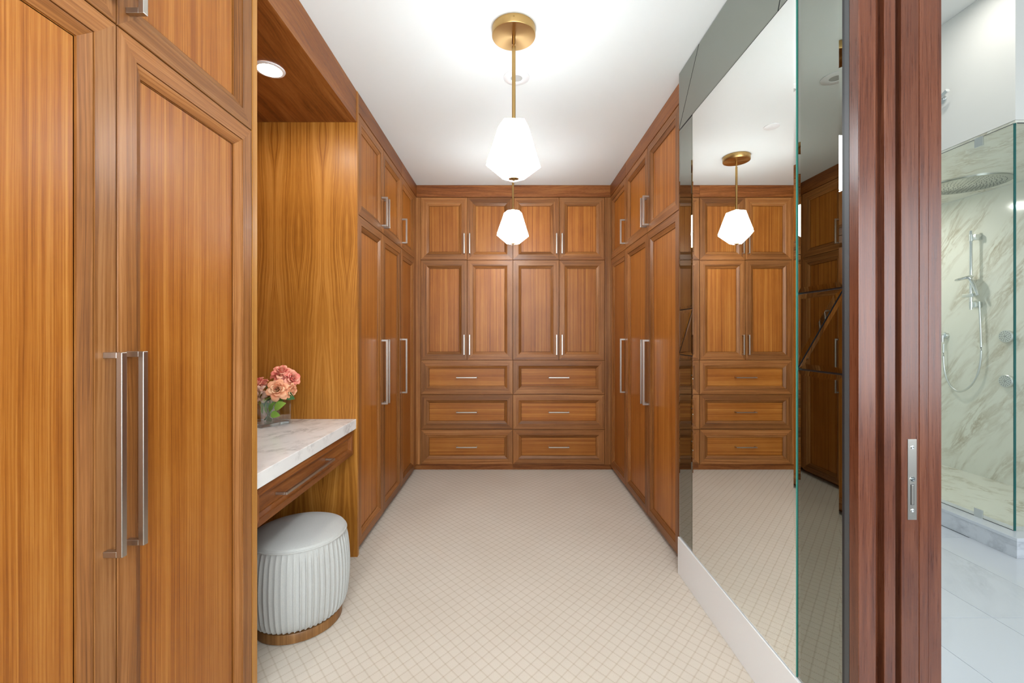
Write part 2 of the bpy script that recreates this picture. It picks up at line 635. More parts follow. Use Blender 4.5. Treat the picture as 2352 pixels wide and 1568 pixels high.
def carcass(parent, side, face, a0, a1, z0=0.0, z1=H, depth=0.52, toe=0.05, toez=0.04):
    f = face - TD - 0.001 if side == 'left' else face + TD + 0.001
    P, ax = plane(side, f)
    boxobj('body', P(a0, 0, z0 + toez), P(a1, -depth, ZT + 0.002), 'walnut_frame', parent)
    boxobj('toe_kick', P(a0, -toe, z0), P(a1, -depth, z0 + toez - 0.0005), 'walnut_board', parent, ax)
    return P, ax


def crown(parent, side, face, a0, a1):
    f = face - TD if side == 'left' else face + TD
    P, ax = plane(side, f)
    boxobj('crown_board', P(a0, 0.024, ZT + 0.003), P(a1, -0.10, H - 0.001), 'walnut_board', parent, ax, 0.0015)


# --- far wall: two wardrobe units, each with two upper doors, two lower doors and three drawers
XB = (-0.849, -0.408, 0.025, 0.462, 0.894)
ZD = (0.057, 0.387, 0.717, 1.043)
for i, (lab) in enumerate(('walnut wardrobe with three drawers filling the far wall, next to the left cabinets',
                           'walnut wardrobe with three drawers filling the far wall, next to the right cabinets')):
    x0, xm, x1 = XB[2 * i], XB[2 * i + 1], XB[2 * i + 2]
    u = thing('wardrobe', lab, 'wardrobe', (0, 0, 0), 'drawer wardrobes on the far wall')
    ea, eb = (XL - 0.06, x1 - 0.0005) if i == 0 else (x0 + 0.0005, XR + 0.06)
    carcass(u, 'back', D, ea, eb, depth=0.46, toe=0.004, toez=0.055)
    crown(u, 'back', D, ea, eb)
    P, ax = plane('back', D + TD)
    if i == 0:
        boxobj('filler', P(XL - 0.03, 0, 0.056), P(x0 - 0.0015, 0.019, ZT), 'walnut_frame', u)
    else:
        boxobj('filler', P(x1 + 0.0015, 0, 0.056), P(XR + 0.03, 0.019, ZT), 'walnut_frame', u)
    for (a0, a1, s) in ((x0, xm, 1), (xm, x1, -1)):
        ha = a1 - 0.026 if s > 0 else a0 + 0.026
        front('door', u, 'back', D, a0 + G, a1 - G, ZS + G, ZT - G, handle=('v', ha, 2.048, 0.19, 0.010, 0.034))
        front('door', u, 'back', D, a0 + G, a1 - G, ZD[3] + G, ZS - G, handle=('v', ha, 1.094, 0.19, 0.010, 0.034))
    for k in range(3):
        front('drawer', u, 'back', D, x0 + G, x1 - G, ZD[k] + G, ZD[k + 1] - G, horizontal=True,
              handle=('h', (x0 + x1) / 2, (ZD[k] + ZD[k + 1]) / 2, 0.195, 0.010, 0.026, -0.0165))

ZB = 0.042      # bottom of the tall side doors


def tall_unit(label, side, face, edges, pulls, ends=None, toe=0.055, group=None):
    """wardrobe with one or two columns of upper and lower doors; pulls: which end (a) carries the pull"""
    u = thing('wardrobe', label, 'wardrobe', (0, 0, 0), group)
    a0, a1 = ends or (edges[0], edges[-1])
    carcass(u, side, face, a0 + 0.0005, a1 - 0.0005, depth=0.56, toe=toe)
    crown(u, side, face, a0 + 0.0005, a1 - 0.0005)
    for k in range(len(edges) - 1):
        e0, e1 = edges[k], edges[k + 1]
        ha = e1 - 0.028 if pulls[k] > 0 else e0 + 0.028
        front('door', u, side, face, e0 + G, e1 - G, ZS + G, ZT - G, handle=('v', ha, HU[0], HU[1]))
        front('door', u, side, face, e0 + G, e1 - G, ZB, ZS - G, handle=('v', ha, HV[0], HV[1]))
    return u


YA0, YA1 = 1.526, 2.523        # the vanity alcove
SG = 'tall side wardrobes'
# left, far
u = tall_unit('tall double-door walnut wardrobe whose side panel walls the vanity alcove', 'left', XL, (2.547, 3.040, 3.552), (1, -1), (2.547, 3.552), group=SG)
eb = MB()
eb.box((-1.50, YA1, 0.0), (XL + 0.002, 2.546, H - 0.002), 'z')
eb.build('end_panel', 'walnut_book', u, label='book-matched walnut end panel facing the vanity')
u = tall_unit('narrow single-door walnut wardrobe in the corner, on the side of the vanity', 'left', XL, (3.552, 4.036), (-1,), (3.552, 4.119), group=SG)
P, ax = plane('left', XL - TD)
boxobj('filler', P(4.038, 0, 0.056), P(4.12, 0.019, ZT), 'walnut_frame', u)
# left, beside the camera
u = tall_unit('tall double-door walnut wardrobe beside the vanity stool, with long paired pulls', 'left', XL, (0.468, 0.983, 1.4985), (1, -1), (0.44, 1.4985), group=SG)
boxobj('end_panel', (-1.50, 1.4995, 0.0), (XL + 0.001, YA0, H - 0.002), 'walnut_edge', u)
# right, far
u = tall_unit('tall double-door walnut wardrobe standing against the mirrored wall', 'right', XR, (2.449, 3.010, 3.571), (1, -1), (2.405, 3.571), group=SG)
u = tall_unit('narrow single-door walnut wardrobe in the corner, on the side of the mirror', 'right', XR, (3.571, 4.112), (-1,), (3.571, 4.119), group=SG)

# ------------------------------------------------------------------ vanity alcove
XV = XL + 0.0
u = thing('valance', 'walnut valance boxing in the top of the vanity alcove', 'valance', (0, 0, 0))
boxobj('fascia', (XV - 0.022, YA0 + 0.0005, 2.518), (XV - 0.002, YA1 - 0.0005, H - 0.001), 'walnut_board', u, 'y')
boxobj('soffit', (-1.50, YA0 + 0.0005, 2.5185), (XV - 0.0225, YA1 - 0.0005, 2.54), 'walnut_board', u, 'y')
boxobj('back_panel', (-1.52, YA0, 0.0), (-1.501, YA1, 2.517), 'walnut_panel').parent = None
bp = COL.objects[-1]
bp.name = 'alcove_back_panel'
tag(bp, 'walnut back panel behind the marble vanity counter', 'panel')
# counter slab
o = boxobj('vanity_counter', (-1.50, YA0 + 0.001, 0.744), (XV - 0.004, YA1 - 0.001, 0.800), 'marble_counter', None, 'z', 0.002)
tag(o, 'white marble counter slab with grey veins in the alcove', 'counter')
# drawer under the slab
u = thing('vanity_cabinet', 'shallow walnut drawer unit with long bar pull under the marble counter', 'drawer unit', (0, 0, 0))
boxobj('body', (-1.46, YA0 + 0.03, 0.606), (XV - 0.045, YA1 - 0.03, 0.742), 'walnut_board', u, 'y')
VP_ = [(0.0, 0.0), (0.0, 0.0205), (0.0015, TD), (0.026, TD), (0.027, 0.0195), (0.029, 0.0195), (0.040, 0.0100), (0.0405, 0.006), (0.0415, 0.0055)]
front('drawer', u, 'left', XV - 0.014, YA0 + 0.012, YA1 - 0.022, 0.600, 0.738, horizontal=True, prof=VP_, panel='walnut_board', frame='walnut_board',
      handle=('h', 1.935, 0.669, 0.47, 0.010, 0.030, -0.016))

# alcove downlight
LX, LY = -1.115, 2.018
u = thing('recessed_light', 'lit round recessed light in the walnut soffit over the vanity', 'light', (LX, LY, 2.5183))
b = MB()
b.lathe([(0.050, -0.001), (0.052, -0.006), (0.064, -0.004), (0.066, 0.0)], 40, cap=False)
b.build('trim_ring', 'white_trim', u, smooth=True)
b = MB()
b.lathe([(0.0505, -0.0025), (0.02, -0.0035), (0.002, -0.0035)], 40, cap=True)
b.build('lens', 'led_alcove', u)

# ------------------------------------------------------------------ mirror wall
ZM0, ZM1, ZM2, ZM3 = 0.199, 1.182, 1.420, 2.390
YO0, YI0, YI1, YO1 = 1.189, 1.3836, 2.175, 2.354
mw = thing('wall_mirror', 'tall clear wall mirror with a surround of dark smoked mirror strips', 'mirror', (XM + 0.002, 0, 0))


def tile(name, poly, mat, bevel=0.015, drop=0.0016, gap=0.0028, thick=0.0062, emat='black_rubber'):
    """bevelled glass tile from a (y, z) polygon; face at x = 0 in the mirror's frame, back at +thick"""
    n = len(poly)
    cy_ = sum(p[0] for p in poly) / n
    cz_ = sum(p[1] for p in poly) / n
    A = sum(poly[i][0] * poly[(i + 1) % n][1] - poly[(i + 1) % n][0] * poly[i][1] for i in range(n))
    if A < 0:
        poly = poly[::-1]

    def inset(d):
        out = []
        for i in range(n):
            p0, p1, p2 = Vector(poly[i - 1]), Vector(poly[i]), Vector(poly[(i + 1) % n])
            e1, e2 = (p1 - p0).normalized(), (p2 - p1).normalized()
            n1, n2 = Vector((-e1.y, e1.x)), Vector((-e2.y, e2.x))
            k = d / max(0.12, 1 + n1.dot(n2))
            q = p1 + (n1 + n2) * k
            out.append((q.x, q.y))
        return out
    r0, r1 = inset(gap), inset(gap + bevel)
    v = [(thick, *p) for p in r0] + [(drop, *p) for p in r0] + [(0.0, *p) for p in r1]
    b = MB()
    fs = [list(range(2 * n, 3 * n))]
    b.mesh(v, fs, 'z', 0)
    for i in range(n):
        j = (i + 1) % n
        b.f.append([n + i, n + j, 2 * n + j, 2 * n + i]); b.g.append('z'); b.m.append(0)
        b.f.append([i, j, n + j, n + i]); b.g.append('z'); b.m.append(1)
    return b.build(name, [mat, emat], mw)


cmir = tile('clear_mirror', [(YI0, ZM0), (YI1, ZM0), (YI1, ZM3), (YI0, ZM3)], 'mirror_clear', 0.010, 0.0008, thick=0.0084, emat='mirror_edge')
cmir.location.x = -0.0022
for ya, yb in ((YI1, YO1), (YO0, YI0)):      # ya = near edge, yb = far edge
    tile('smoked_strip', [(ya, ZM0), (yb, ZM0), (yb, ZM1), (ya, ZM1)], 'mirror_tint')
    tile('smoked_strip', [(ya, ZM1), (yb, ZM1), (ya, ZM2)], 'mirror_tint')
    tile('smoked_strip', [(yb, ZM1), (yb, ZM2), (ya, ZM2)], 'mirror_tint')
    tile('smoked_strip', [(ya, ZM2), (yb, ZM2), (yb, ZM3), (ya, ZM3)], 'mirror_tint')
tile('smoked_strip', [(YO1, ZM3), (YO1, H - 0.002), (2.099, H - 0.002)], 'mirror_tint', 0.004, 0.0004)
tile('smoked_strip', [(YO1, ZM3), (2.099, H - 0.002), (1.37, H - 0.002), (1.483, ZM3)], 'mirror_tint', 0.006, 0.0006)
tile('smoked_strip', [(1.483, ZM3), (1.37, H - 0.002), (YO0, H - 0.002), (YO0, ZM3)], 'mirror_tint', 0.006, 0.0006)
boxobj('backing', (0.0064, YO0, ZM0), (0.0078, YO1, H - 0.002), 'black_rubber', mw)

# ------------------------------------------------------------------ jamb and pocket door
b = MB()
b.box((XM - 0.003, 1.1795, 0.0), (XM + 0.02, 1.1885, H - 0.001), mi=0)
b.box((XM - 0.004, 1.1635, 0.0), (XM + 0.02, 1.179, H - 0.001), mi=1)
tag(b.build('trim_1', ['black_rubber', 'grey_rubber']), kind='structure')
JT = 2.519
b = MB()
b.box((0.905, 1.131, 0), (0.950, 1.163, JT), bev=0.0015)
tag(b.build('trim_2', 'mahogany'), kind='structure')
b = MB()
b.box((0.930, 1.1635, 0), (0.981, 1.1715, JT))
b.box((0.981, 1.142, 0), (1.0107, 1.1715, JT), bev=0.0015)
tag(b.build('trim_3', 'mahogany'), kind='structure')
b = MB()
b.box((1.0806, 1.1495, 0), (1.1043, 1.1715, JT), bev=0.0008)
b.box((1.1047, 1.150, 0), (1.139, 1.1715, JT), bev=0.0008)
tag(b.build('trim_4', 'mahogany'), kind='structure')
b = MB()
b.box((1.0327, 1.150, 0.008), (1.0800, 1.97, 2.50), bev=0.0015)
door = tag(b.build('door_1', 'mahogany'), kind='structure')
# lock plate on the door edge: px 2084-2105 x 1008-1193
p0, p1 = px(2084, 1193, 1.1495), px(2104.5, 1008, 1.1495)
lx, lz0, lz1 = (p0[0] + p1[0]) / 2, p0[2], p1[2]
hw = (p1[0] - p0[0]) / 2
b = MB()
b.box((lx - hw, 1.1478, lz0), (lx + hw, 1.1510, lz1), bev=0.0008)
plate = b.build('lock_plate', 'nickel', door, label='brushed nickel lock plate')
for yy in (1027, 1172):
    zc = px(0, yy, 1.148)[2]
    b = MB()
    b.lathe([(0.0045, 0.0), (0.0045, -0.0010), (0.0030, -0.0014), (0.0012, -0.0006)], 16, (lx, 1.1478, zc), axis='y')
    b.build('screw', 'chrome', plate, smooth=True)
zc = px(0, 1100, 1.148)[2]
b = MB()
b.lathe([(0.0068, 0.0), (0.0068, -0.0010), (0.0052, -0.0010), (0.0050, 0.0004), (0.0046, 0.0004), (0.0042, -0.0016), (0.001, -0.0020)], 20, (lx, 1.1478, zc), axis='y')
b.build('release_button', 'chrome', plate, smooth=True)
za, zb = px(0, 1158, 1.148)[2], px(0, 1113, 1.148)[2]
b = MB()
b.box((lx - 0.0047, 1.1474, za - 0.001), (lx + 0.0047, 1.1480, zb + 0.001), mi=1)
b.box((lx - 0.0036, 1.1462, za), (lx + 0.0030, 1.1478, zb), bev=0.0006)
b.build('pull_lever', ['nickel', 'black_rubber'], plate)
# far doorway jamb (opposite side)
b = MB()
b.box((0.905, 0.2005, 0), (1.139, 0.225, JT), bev=0.001)
tag(b.build('trim_5', 'mahogany'), kind='structure')

# ------------------------------------------------------------------ ceiling fittings


def downlight(name, label, x, y, z, r, inner):
    u = thing(name, label, 'light', (x, y, z))
    b = MB()
    b.lathe([(r, 0.0), (r, -0.003), (r * 0.96, -0.0045), (inner, -0.006), (inner * 0.97, -0.004)], 40, cap=False)
    b.build('trim_ring', 'white_trim', u, smooth=True)
    b = MB()
    b.lathe([(inner * 0.97, -0.0042), (inner * 0.75, -0.0008), (0.002, -0.0008)], 32, cap=True)
    b.build('reflector', 'downlight_inner', u, smooth=True)
    return u


downlight('downlight', 'unlit round white downlight in the closet ceiling between the pendants', 0.034, 1406 / 588, H - 0.0003, 0.071, 0.033)
b = MB()
b.lathe([(0.048, 0.0), (0.048, -0.004), (0.044, -0.006), (0.002, -0.006)], 36)
o = b.build('ceiling_cover_plate', 'white_trim', None, (0.043, 2.955, H - 0.0003), smooth=True)
tag(o, 'small flat white round cover plate on the closet ceiling', 'cover plate')


def pendant(label, x, y):
    u = thing('pendant_lamp', label, 'pendant lamp', (x, y, H), 'brass and glass pendants')
    b = MB()
    b.lathe([(0.098, -0.0003), (0.100, -0.002), (0.100, -0.037), (0.0985, -0.0395), (0.002, -0.0395)], 64)
    b.build('canopy', 'brass', u, smooth=True)
    b = MB()
    b.lathe([(0.0035, 0), (0.0035, -0.002), (0.0012, -0.002)], 12, (0, -0.1005, -0.014), axis='y')
    b.build('screw', 'brass', u)
    b = MB()
    b.lathe([(0.0075, -0.0395), (0.0075, -0.075)], 20)
    b.lathe([(0.0045, -0.075), (0.0045, -0.084)], 16)
    b.build('swivel', 'brass', u, smooth=True)
    b = MB()
    b.lathe([(0.0085, -0.084), (0.0085, -0.425)], 24)
    b.build('rod', 'brass', u, smooth=True)
    b = MB()
    b.lathe([(0.013, -0.418), (0.016, -0.424), (0.016, -0.432), (0.010, -0.434)], 24)
    b.build('collar', 'brass', u, smooth=True)
    # folded glass plates: roof, long flared side, inward foot
    n = 5
    ring = [(0.012, -0.424), (0.074, -0.444), (0.134, -0.612), (0.052, -0.690)]
    for k in range(n):
        a0 = 2 * math.pi * (k + 0.02) / n + 0.35
        a1 = 2 * math.pi * (k + 0.98) / n + 0.35
        dz = (0.0, 0.012, -0.006, 0.010, -0.012)[k]
        b = MB()
        th = 0.006

        def pt(r, z, a):
            return (r * math.cos(a), r * math.sin(a), z)
        v = []
        for i, (r, z) in enumerate(ring):
            z += dz if i == 2 else 0
            v += [pt(r, z, a0), pt(r, z, a1), pt(max(r - th, 0.004), z - (th if i == 0 else 0), a0), pt(max(r - th, 0.004), z - (th if i == 0 else 0), a1)]
        fs = []
        for i in range(3):
            q, s = 4 * i, 4 * i + 4
            fs += [(q, q + 1, s + 1, s), (q + 2, s + 2, s + 3, q + 3), (q, s, s + 2, q + 2), (q + 1, q + 3, s + 3, s + 1)]
        fs += [(0, 2, 3, 1), (12, 13, 15, 14)]
        b.mesh(v, fs)
        b.build('glass_plate', 'pendant_glass', u)
    b = MB()
    b.lathe([(0.004, -0.688), (0.022, -0.690), (0.024, -0.694), (0.008, -0.697), (0.003, -0.702)], 20)
    b.build('bottom_finial', 'brass', u, smooth=True)
    return u


pendant('brass pendant with lit folded glass shade hanging by the vanity alcove', 0.016, 2.006)
pendant('brass pendant with lit folded glass shade hanging close to the far drawers', 0.022, 3.457)
pendant('brass pendant with lit folded glass shade hanging by the bathroom doorway', 0.012, 0.555)  # extra pendant out of view, added to brighten the near ceiling and cabinets

# ------------------------------------------------------------------ pouf
PX, PY = -0.962, 1.985
u = thing('pouf', 'round pleated light grey pouf on a brown wooden plinth under the vanity', 'pouf', (PX, PY, 0))
b = MB()
b.lathe([(0.180, 0.002), (0.183, 0.004), (0.183, 0.040), (0.181, 0.043)], 64, cap=True)
b.build('plinth', 'pouf_wood', u, smooth=True)
NP = 56


def pleat(a, z):
    k = (a * NP / (2 * math.pi)) % 1.0
    amp = 0.0075 * min(1.0, max(0.0, (0.385 - z) / 0.03))
    return amp * (k / 0.1 if k < 0.1 else 1.0 if k < 0.2 else max(0.0, 1.0 - (k - 0.2) / 0.35)) - amp * 0.6


b = MB()
prof = [(0.172, 0.044), (0.186, 0.052), (0.198, 0.07), (0.206, 0.10), (0.212, 0.15), (0.215, 0.20), (0.215, 0.25), (0.212, 0.30), (0.207, 0.345), (0.202, 0.375), (0.199, 0.388)]
b.lathe(prof, NP * 10, jit=pleat, cap=True)
b.build('pleated_skirt', 'pouf_fabric', u, smooth=True)
b = MB()
b.lathe([(0.199, 0.3885), (0.2005, 0.392), (0.196, 0.402), (0.180, 0.409), (0.13, 0.414), (0.06, 0.416), (0.002, 0.416)], 64, cap=True)
b.build('seat', 'pouf_fabric', u, smooth=True)
b = MB()
ring_ = [(0.2005 * math.cos(2 * math.pi * k / 72), 0.2005 * math.sin(2 * math.pi * k / 72), 0.389) for k in range(73)]
b.tube(ring_, 0.0042, 8)
b.build('piping', 'pouf_fabric', u, smooth=True)

# ------------------------------------------------------------------ vase with roses
CZ = 0.8005
S = 0.16
ang = math.atan2(-0.83, -0.55)
e1 = Vector((math.cos(ang), math.sin(ang), 0))
e2 = Vector((math.cos(ang - math.pi / 2), math.sin(ang - math.pi / 2), 0))
Yc_ = 494 / 206.0
corner = Vector(((668 - VX) * Yc_ / F, Yc_, 0))
vc = corner + e1 * S / 2 + e2 * S / 2
if vc.y > YA1 - 0.12:
    vc.y = YA1 - 0.12
rz = math.atan2(e1.y, e1.x)
u = thing('vase', 'square clear glass vase holding roses on the marble counter', 'vase', (vc.x, vc.y, CZ), None, rz)
b = MB()
h = S / 2
VH = 0.195
th = 0.006
for (lo, hi) in (((-h, -h, 0), (h, -h + th, VH)), ((-h, h - th, 0), (h, h, VH)), ((-h, -h + th, 0), (-h + th, h - th, VH)), ((h - th, -h + th, 0), (h, h - th, VH))):
    b.box(lo, hi)
b.build('glass_wall', 'vase_glass', u)
b = MB()
b.box((-h + th, -h + th, 0), (h - th, h - th, 0.016), bev=0.002)
b.build('glass_base', 'thick_glass', u)


def petal_mesh(name, width, height, r0, flare, curl, mat, n=7, mrows=6):
    """one cupped petal standing at radius r0 around +z, facing +x"""
    v, f = [], []
    for j in range(mrows + 1):
        t_ = j / mrows
        wdt = width * (0.42 + 0.58 * math.sin(math.pi * min(1.0, 0.12 + t_ * 0.72))) * (1 - 0.55 * max(0, t_ - 0.72) / 0.28)
        for i in range(n + 1):
            s = 2 * i / n - 1
            a = s * wdt / 2 / max(r0 + flare * t_, 0.008) * 0.9
            r = r0 + flare * t_ ** 1.3 + curl * max(0, t_ - 0.7) * (1 + abs(s)) * 0.6
            z = height * math.sin(t_ * math.pi / 2 * 0.95) - curl * max(0, t_ - 0.75) * 0.7 - 0.06 * height * s * s
            v.append((r * math.cos(a), r * math.sin(a), z))
    for j in range(mrows):
        for i in range(n):
            q = j * (n + 1) + i
            f.append((q, q + 1, q + n + 2, q + n + 1))
    me = bpy.data.meshes.new(name)
    me.from_pydata(v, [], f)
    me.materials.append(MATS[mat])
    for p in me.polygons:
        p.use_smooth = True
    return me


LAYERS = [(2, 0.018, 0.030, 0.0022, 0.0012, 0.0), (3, 0.024, 0.031, 0.0046, 0.0020, 0.001), (4, 0.028, 0.032, 0.0080, 0.0035, 0.003),
          (5, 0.032, 0.033, 0.0115, 0.0060, 0.006), (5, 0.038, 0.034, 0.0150, 0.0100, 0.011), (6, 0.045, 0.034, 0.0190, 0.0170, 0.018), (6, 0.052, 0.031, 0.0230, 0.0260, 0.024)]
PM = {}
for mk in ('petal_peach', 'petal_coral', 'petal_pale'):
    PM[mk] = [petal_mesh('petal', *L[1:], mk) for L in LAYERS]


def leaf_mesh(mat):
    v, f = [], []
    L, W = 0.062, 0.042
    for j in range(8):
        t_ = j / 7
        wd = W / 2 * math.sin(math.pi * t_ ** 0.8) ** 0.85 if 0 < t_ < 1 else 0.0005
        z = -0.012 * t_ * t_
        v += [(L * t_, -wd, z + wd * 0.25), (L * t_, 0, z), (L * t_, wd, z + wd * 0.25)]
    for j in range(7):
        q = 3 * j
        f += [(q, q + 1, q + 4, q + 3), (q + 1, q + 2, q + 5, q + 4)]
    me = bpy.data.meshes.new('leaf')
    me.from_pydata(v, [], f)
    me.materials.append(MATS[mat])
    for p in me.polygons:
        p.use_smooth = True
    return me


LM = {k: leaf_mesh(k) for k in ('leaf_light', 'leaf_dark')}


def rose(label, head, facing, scale, mk, foot, leaves=2, open_=7):
    """head = bloom base in the world, facing = direction the bloom looks, foot = stem end inside the vase"""
    head, foot, fc = Vector(head), Vector(foot), Vector(facing).normalized()
    r = thing('rose', label, 'rose', foot, 'roses in the vase')
    rot = fc.to_track_quat('Z', 'Y').to_matrix()
    for li in range(open_):
        cnt = LAYERS[li][0]
        for k in range(cnt):
            o = bpy.data.objects.new('petal', PM[mk][li])
            COL.objects.link(o)
            o.parent = r
            tw = 2 * math.pi * k / cnt + li * 0.9 + random.uniform(-0.12, 0.12)
            tilt = (0.0, 0.04, 0.10, 0.18, 0.32, 0.52, 0.90)[li] + random.uniform(-0.08, 0.08)
            Mx = rot.to_4x4() @ Matrix.Rotation(tw, 4, 'Z') @ Matrix.Rotation(tilt, 4, 'Y') @ Matrix.Scale(scale, 4)
            Mx.translation = head - foot + rot @ Vector((0, 0, -0.0025 * li * scale))
            o.matrix_local = Mx
    b = MB()
    h0 = head - foot
    mid = h0 * 0.55 + Vector((0, 0, 0.02))
    b.tube([Vector((0, 0, 0)), mid, h0 - fc * 0.012, h0 + fc * 0.004], [0.0022, 0.0024, 0.0026, 0.006], 8)
    b.build('stem', 'stem_green', r, smooth=True)
    for k in range(leaves):
        o = bpy.data.objects.new('leaf', LM['leaf_light' if random.random() < 0.6 else 'leaf_dark'])
        COL.objects.link(o)
        o.parent = r
        a = random.uniform(0, 6.28)
        Mx = Matrix.Rotation(a, 4, 'Z') @ Matrix.Rotation(random.uniform(0.0, 0.7), 4, 'Y') @ Matrix.Rotation(random.uniform(-0.5, 0.5), 4, 'X') @ Matrix.Scale(random.uniform(0.8, 1.1), 4)
        Mx.translation = h0 * random.uniform(0.45, 0.75)
        o.matrix_local = Mx
    return r


vz = CZ + 0.02
ft = lambda dx, dy: (vc.x + dx, vc.y + dy, vz)


def at(x, y, dy):      # a bloom seen at that pixel, dy behind the vase's centre
    return px(x, y, vc.y + dy)


rose('wide open peach rose leaning over the front rim of the vase', at(636, 893, -0.075), (0.30, -0.90, 0.28), 1.12, 'petal_peach', ft(-0.01, 0.02), 2)
rose('coral pink rose standing tallest in the vase', at(647, 852, 0.0), (0.25, -0.55, 0.80), 1.05, 'petal_coral', ft(0.0, 0.0), 2)
rose('coral rose hanging out past the vase corner', at(672, 868, 0.01), (0.80, -0.50, 0.30), 1.0, 'petal_coral', ft(-0.02, 0.0), 1)
rose('peach rose drooping below the coral rose at the vase corner', at(670, 897, -0.02), (0.95, -0.25, -0.12), 0.85, 'petal_peach', ft(-0.03, 0.01), 1)
rose('deep coral rosebud half hidden behind the wide open peach rose', at(608, 880, 0.01), (-0.2, -0.6, 0.6), 0.72, 'petal_coral', ft(0.01, 0.03), 1, 5)
rose('pale pink rose cut off by the wardrobe edge', at(586, 905, -0.04), (-0.35, -0.85, 0.2), 0.95, 'petal_pale', ft(0.0, 0.02), 2)
rose('coral rose at the back of the bunch by the wardrobe edge', at(590, 878, 0.02), (-0.3, -0.6, 0.6), 0.85, 'petal_coral', ft(0.02, -0.01), 1)
# leafy sprigs in front of the stems
for k, (lab, pts) in enumerate((('light green leaf sprig pressed against the front glass of the vase', ((614, 948, 112, 0.95), (619, 946, 66, 1.0), (630, 938, 28, 1.2), (622, 950, -4, 0.9), (606, 932, 155, 0.9), (604, 950, 100, 0.85))),
                                ('dark green leaf sprig tucked under the peach rose', ((600, 918, 120, 1.2), (615, 912, 60, 1.3), (640, 905, 10, 1.2), (655, 905, -20, 1.0), (625, 960, 200, 0.9))))):
    r = thing('leaf_sprig', lab, 'leaves', ft(0.0, -0.02 + 0.02 * k), 'leaf sprigs in the vase')
    base = Vector(ft(0.0, -0.02 + 0.02 * k))
    b = MB()
    top = Vector(at(618, 918, -0.05)) - base
    b.tube([Vector((0, 0, 0)), top * 0.5 + Vector((0.01, 0, 0)), top], [0.002, 0.0018, 0.0012], 6)
    b.build('stem', 'stem_green', r, smooth=True)
    for (x, y, deg, s) in pts:
        o = bpy.data.objects.new('leaf', LM['leaf_light' if k == 0 else 'leaf_dark'])
        COL.objects.link(o)
        o.parent = r
        # leaf blade facing the room, pointing deg degrees in the upright plane
        Mx = Matrix.Rotation(-0.35, 4, 'Z') @ Matrix.Rotation(-math.radians(deg), 4, 'Y') @ Matrix.Rotation(math.radians(70), 4, 'X') @ Matrix.Scale(s, 4)
        Mx.translation = Vector(at(x, y, -0.062 + 0.045 * k)) - base
        o.matrix_local = Mx

# ------------------------------------------------------------------ bathroom
XG, XC, XW = 3.01, 2.91, 4.21        # glass, kerb face, shower wall
YG, YC = 2.595, 2.50                 # glass corner, kerb corner
fl = struct('bathroom_floor', (1.131, YN, -0.06), (4.4, 5.0, -0.012), 'grey_rubber')
fl.name = 'floor_bathroom'
xs = [1.131, 1.37, 1.79, 2.20, 2.61, 3.02, 3.43, 3.84, 4.25]
ys = [YN + 0.42, -0.41, 0.39, 1.19, 1.985, 2.765]
for i in range(len(xs) - 1):
    for j in range(len(ys) - 1):
        if ys[j + 1] < 0.3 or (xs[i] > 3.0 and ys[j] > 2.0):
            continue
        b = MB()
        g = 0.0012
        b.box((xs[i] + g, ys[j] + g, -0.012), (xs[i + 1] - g, ys[j + 1] - g, 0.0), bev=0.0006)
        c = ((xs[i] + xs[i + 1]) / 2, (ys[j] + ys[j + 1]) / 2)
        b.v = [(p[0] - c[0], p[1] - c[1], p[2]) for p in b.v]
        b.build('tile', 'marble_floor', fl, (c[0], c[1], 0))
for j in (2.765, 3.56, 4.36):
    for i in range(1, 5):
        b = MB()
        b.box((xs[i] + 0.0012, j + 0.0012, -0.012), (min(xs[i + 1], XC) - 0.0012, min(j + 0.794, 4.915), 0.0), bev=0.0006)
        b.build('tile', 'marble_floor', fl)
tag(boxobj('bathroom_ceiling', (1.131, YN, HB), (4.4, 5.0, HB + 0.1), 'bath_white'), kind='structure').name = 'ceiling_bathroom'
struct('wall_bathroom_right', (4.32, YN, 0), (4.4, YG, HB), 'bath_white')
struct('wall_bathroom_back', (1.66, 4.92, 0), (4.4, 5.0, HB), 'bath_white')
struct('wall_shower_side', (XW, YG, 0), (XW + 0.11, 4.92, 2.549), 'marble_shower')
struct('wall_shower_back', (XC, 4.82, 0), (XW - 0.001, 4.919, 2.549), 'marble_shower')
struct('floor_shower', (XG + 0.06, YG + 0.06, 0.0), (XW - 0.001, 4.819, 0.02), 'marble_floor').data.materials[0] = MATS['marble_shower']
# soffit over the shower: plaster with a marble ceiling
struct('ceiling_shower', (XG - 0.002, YG - 0.002, 2.55), (XW - 0.001, 4.819, 2.565), 'marble_shower')
struct('wall_shower_header', (XG - 0.006, YG - 0.006, 2.566), (4.319, 4.919, HB - 0.001), 'bath_white')
# kerb
k_ = thing('shower_kerb', 'low white marble kerb under the shower glass', 'kerb', (XC, YC, 0))
b = MB()
b.box((0.004, 0.004, 0.0005), (0.15, 4.81 - YC, 0.098))
b.box((0.15, 0.004, 0.0005), (4.20 - XC, 0.15, 0.098))
b.build('riser', 'marble_floor', k_)
b = MB()
b.box((0.0, 0.0, 0.0985), (0.16, 4.81 - YC, 0.118), bev=0.002)
b.box((0.16, 0.0, 0.0985), (4.20 - XC, 0.16, 0.118), bev=0.002)
b.build('coping', 'marble_floor', k_)


def pane(name, lo, hi, label):
    u = thing('shower_glass', label, 'glass panel', (0, 0, 0))
    b = MB()
    b.box(lo, hi)
    o = b.build('pane', 'shower_glass', u)
    return u


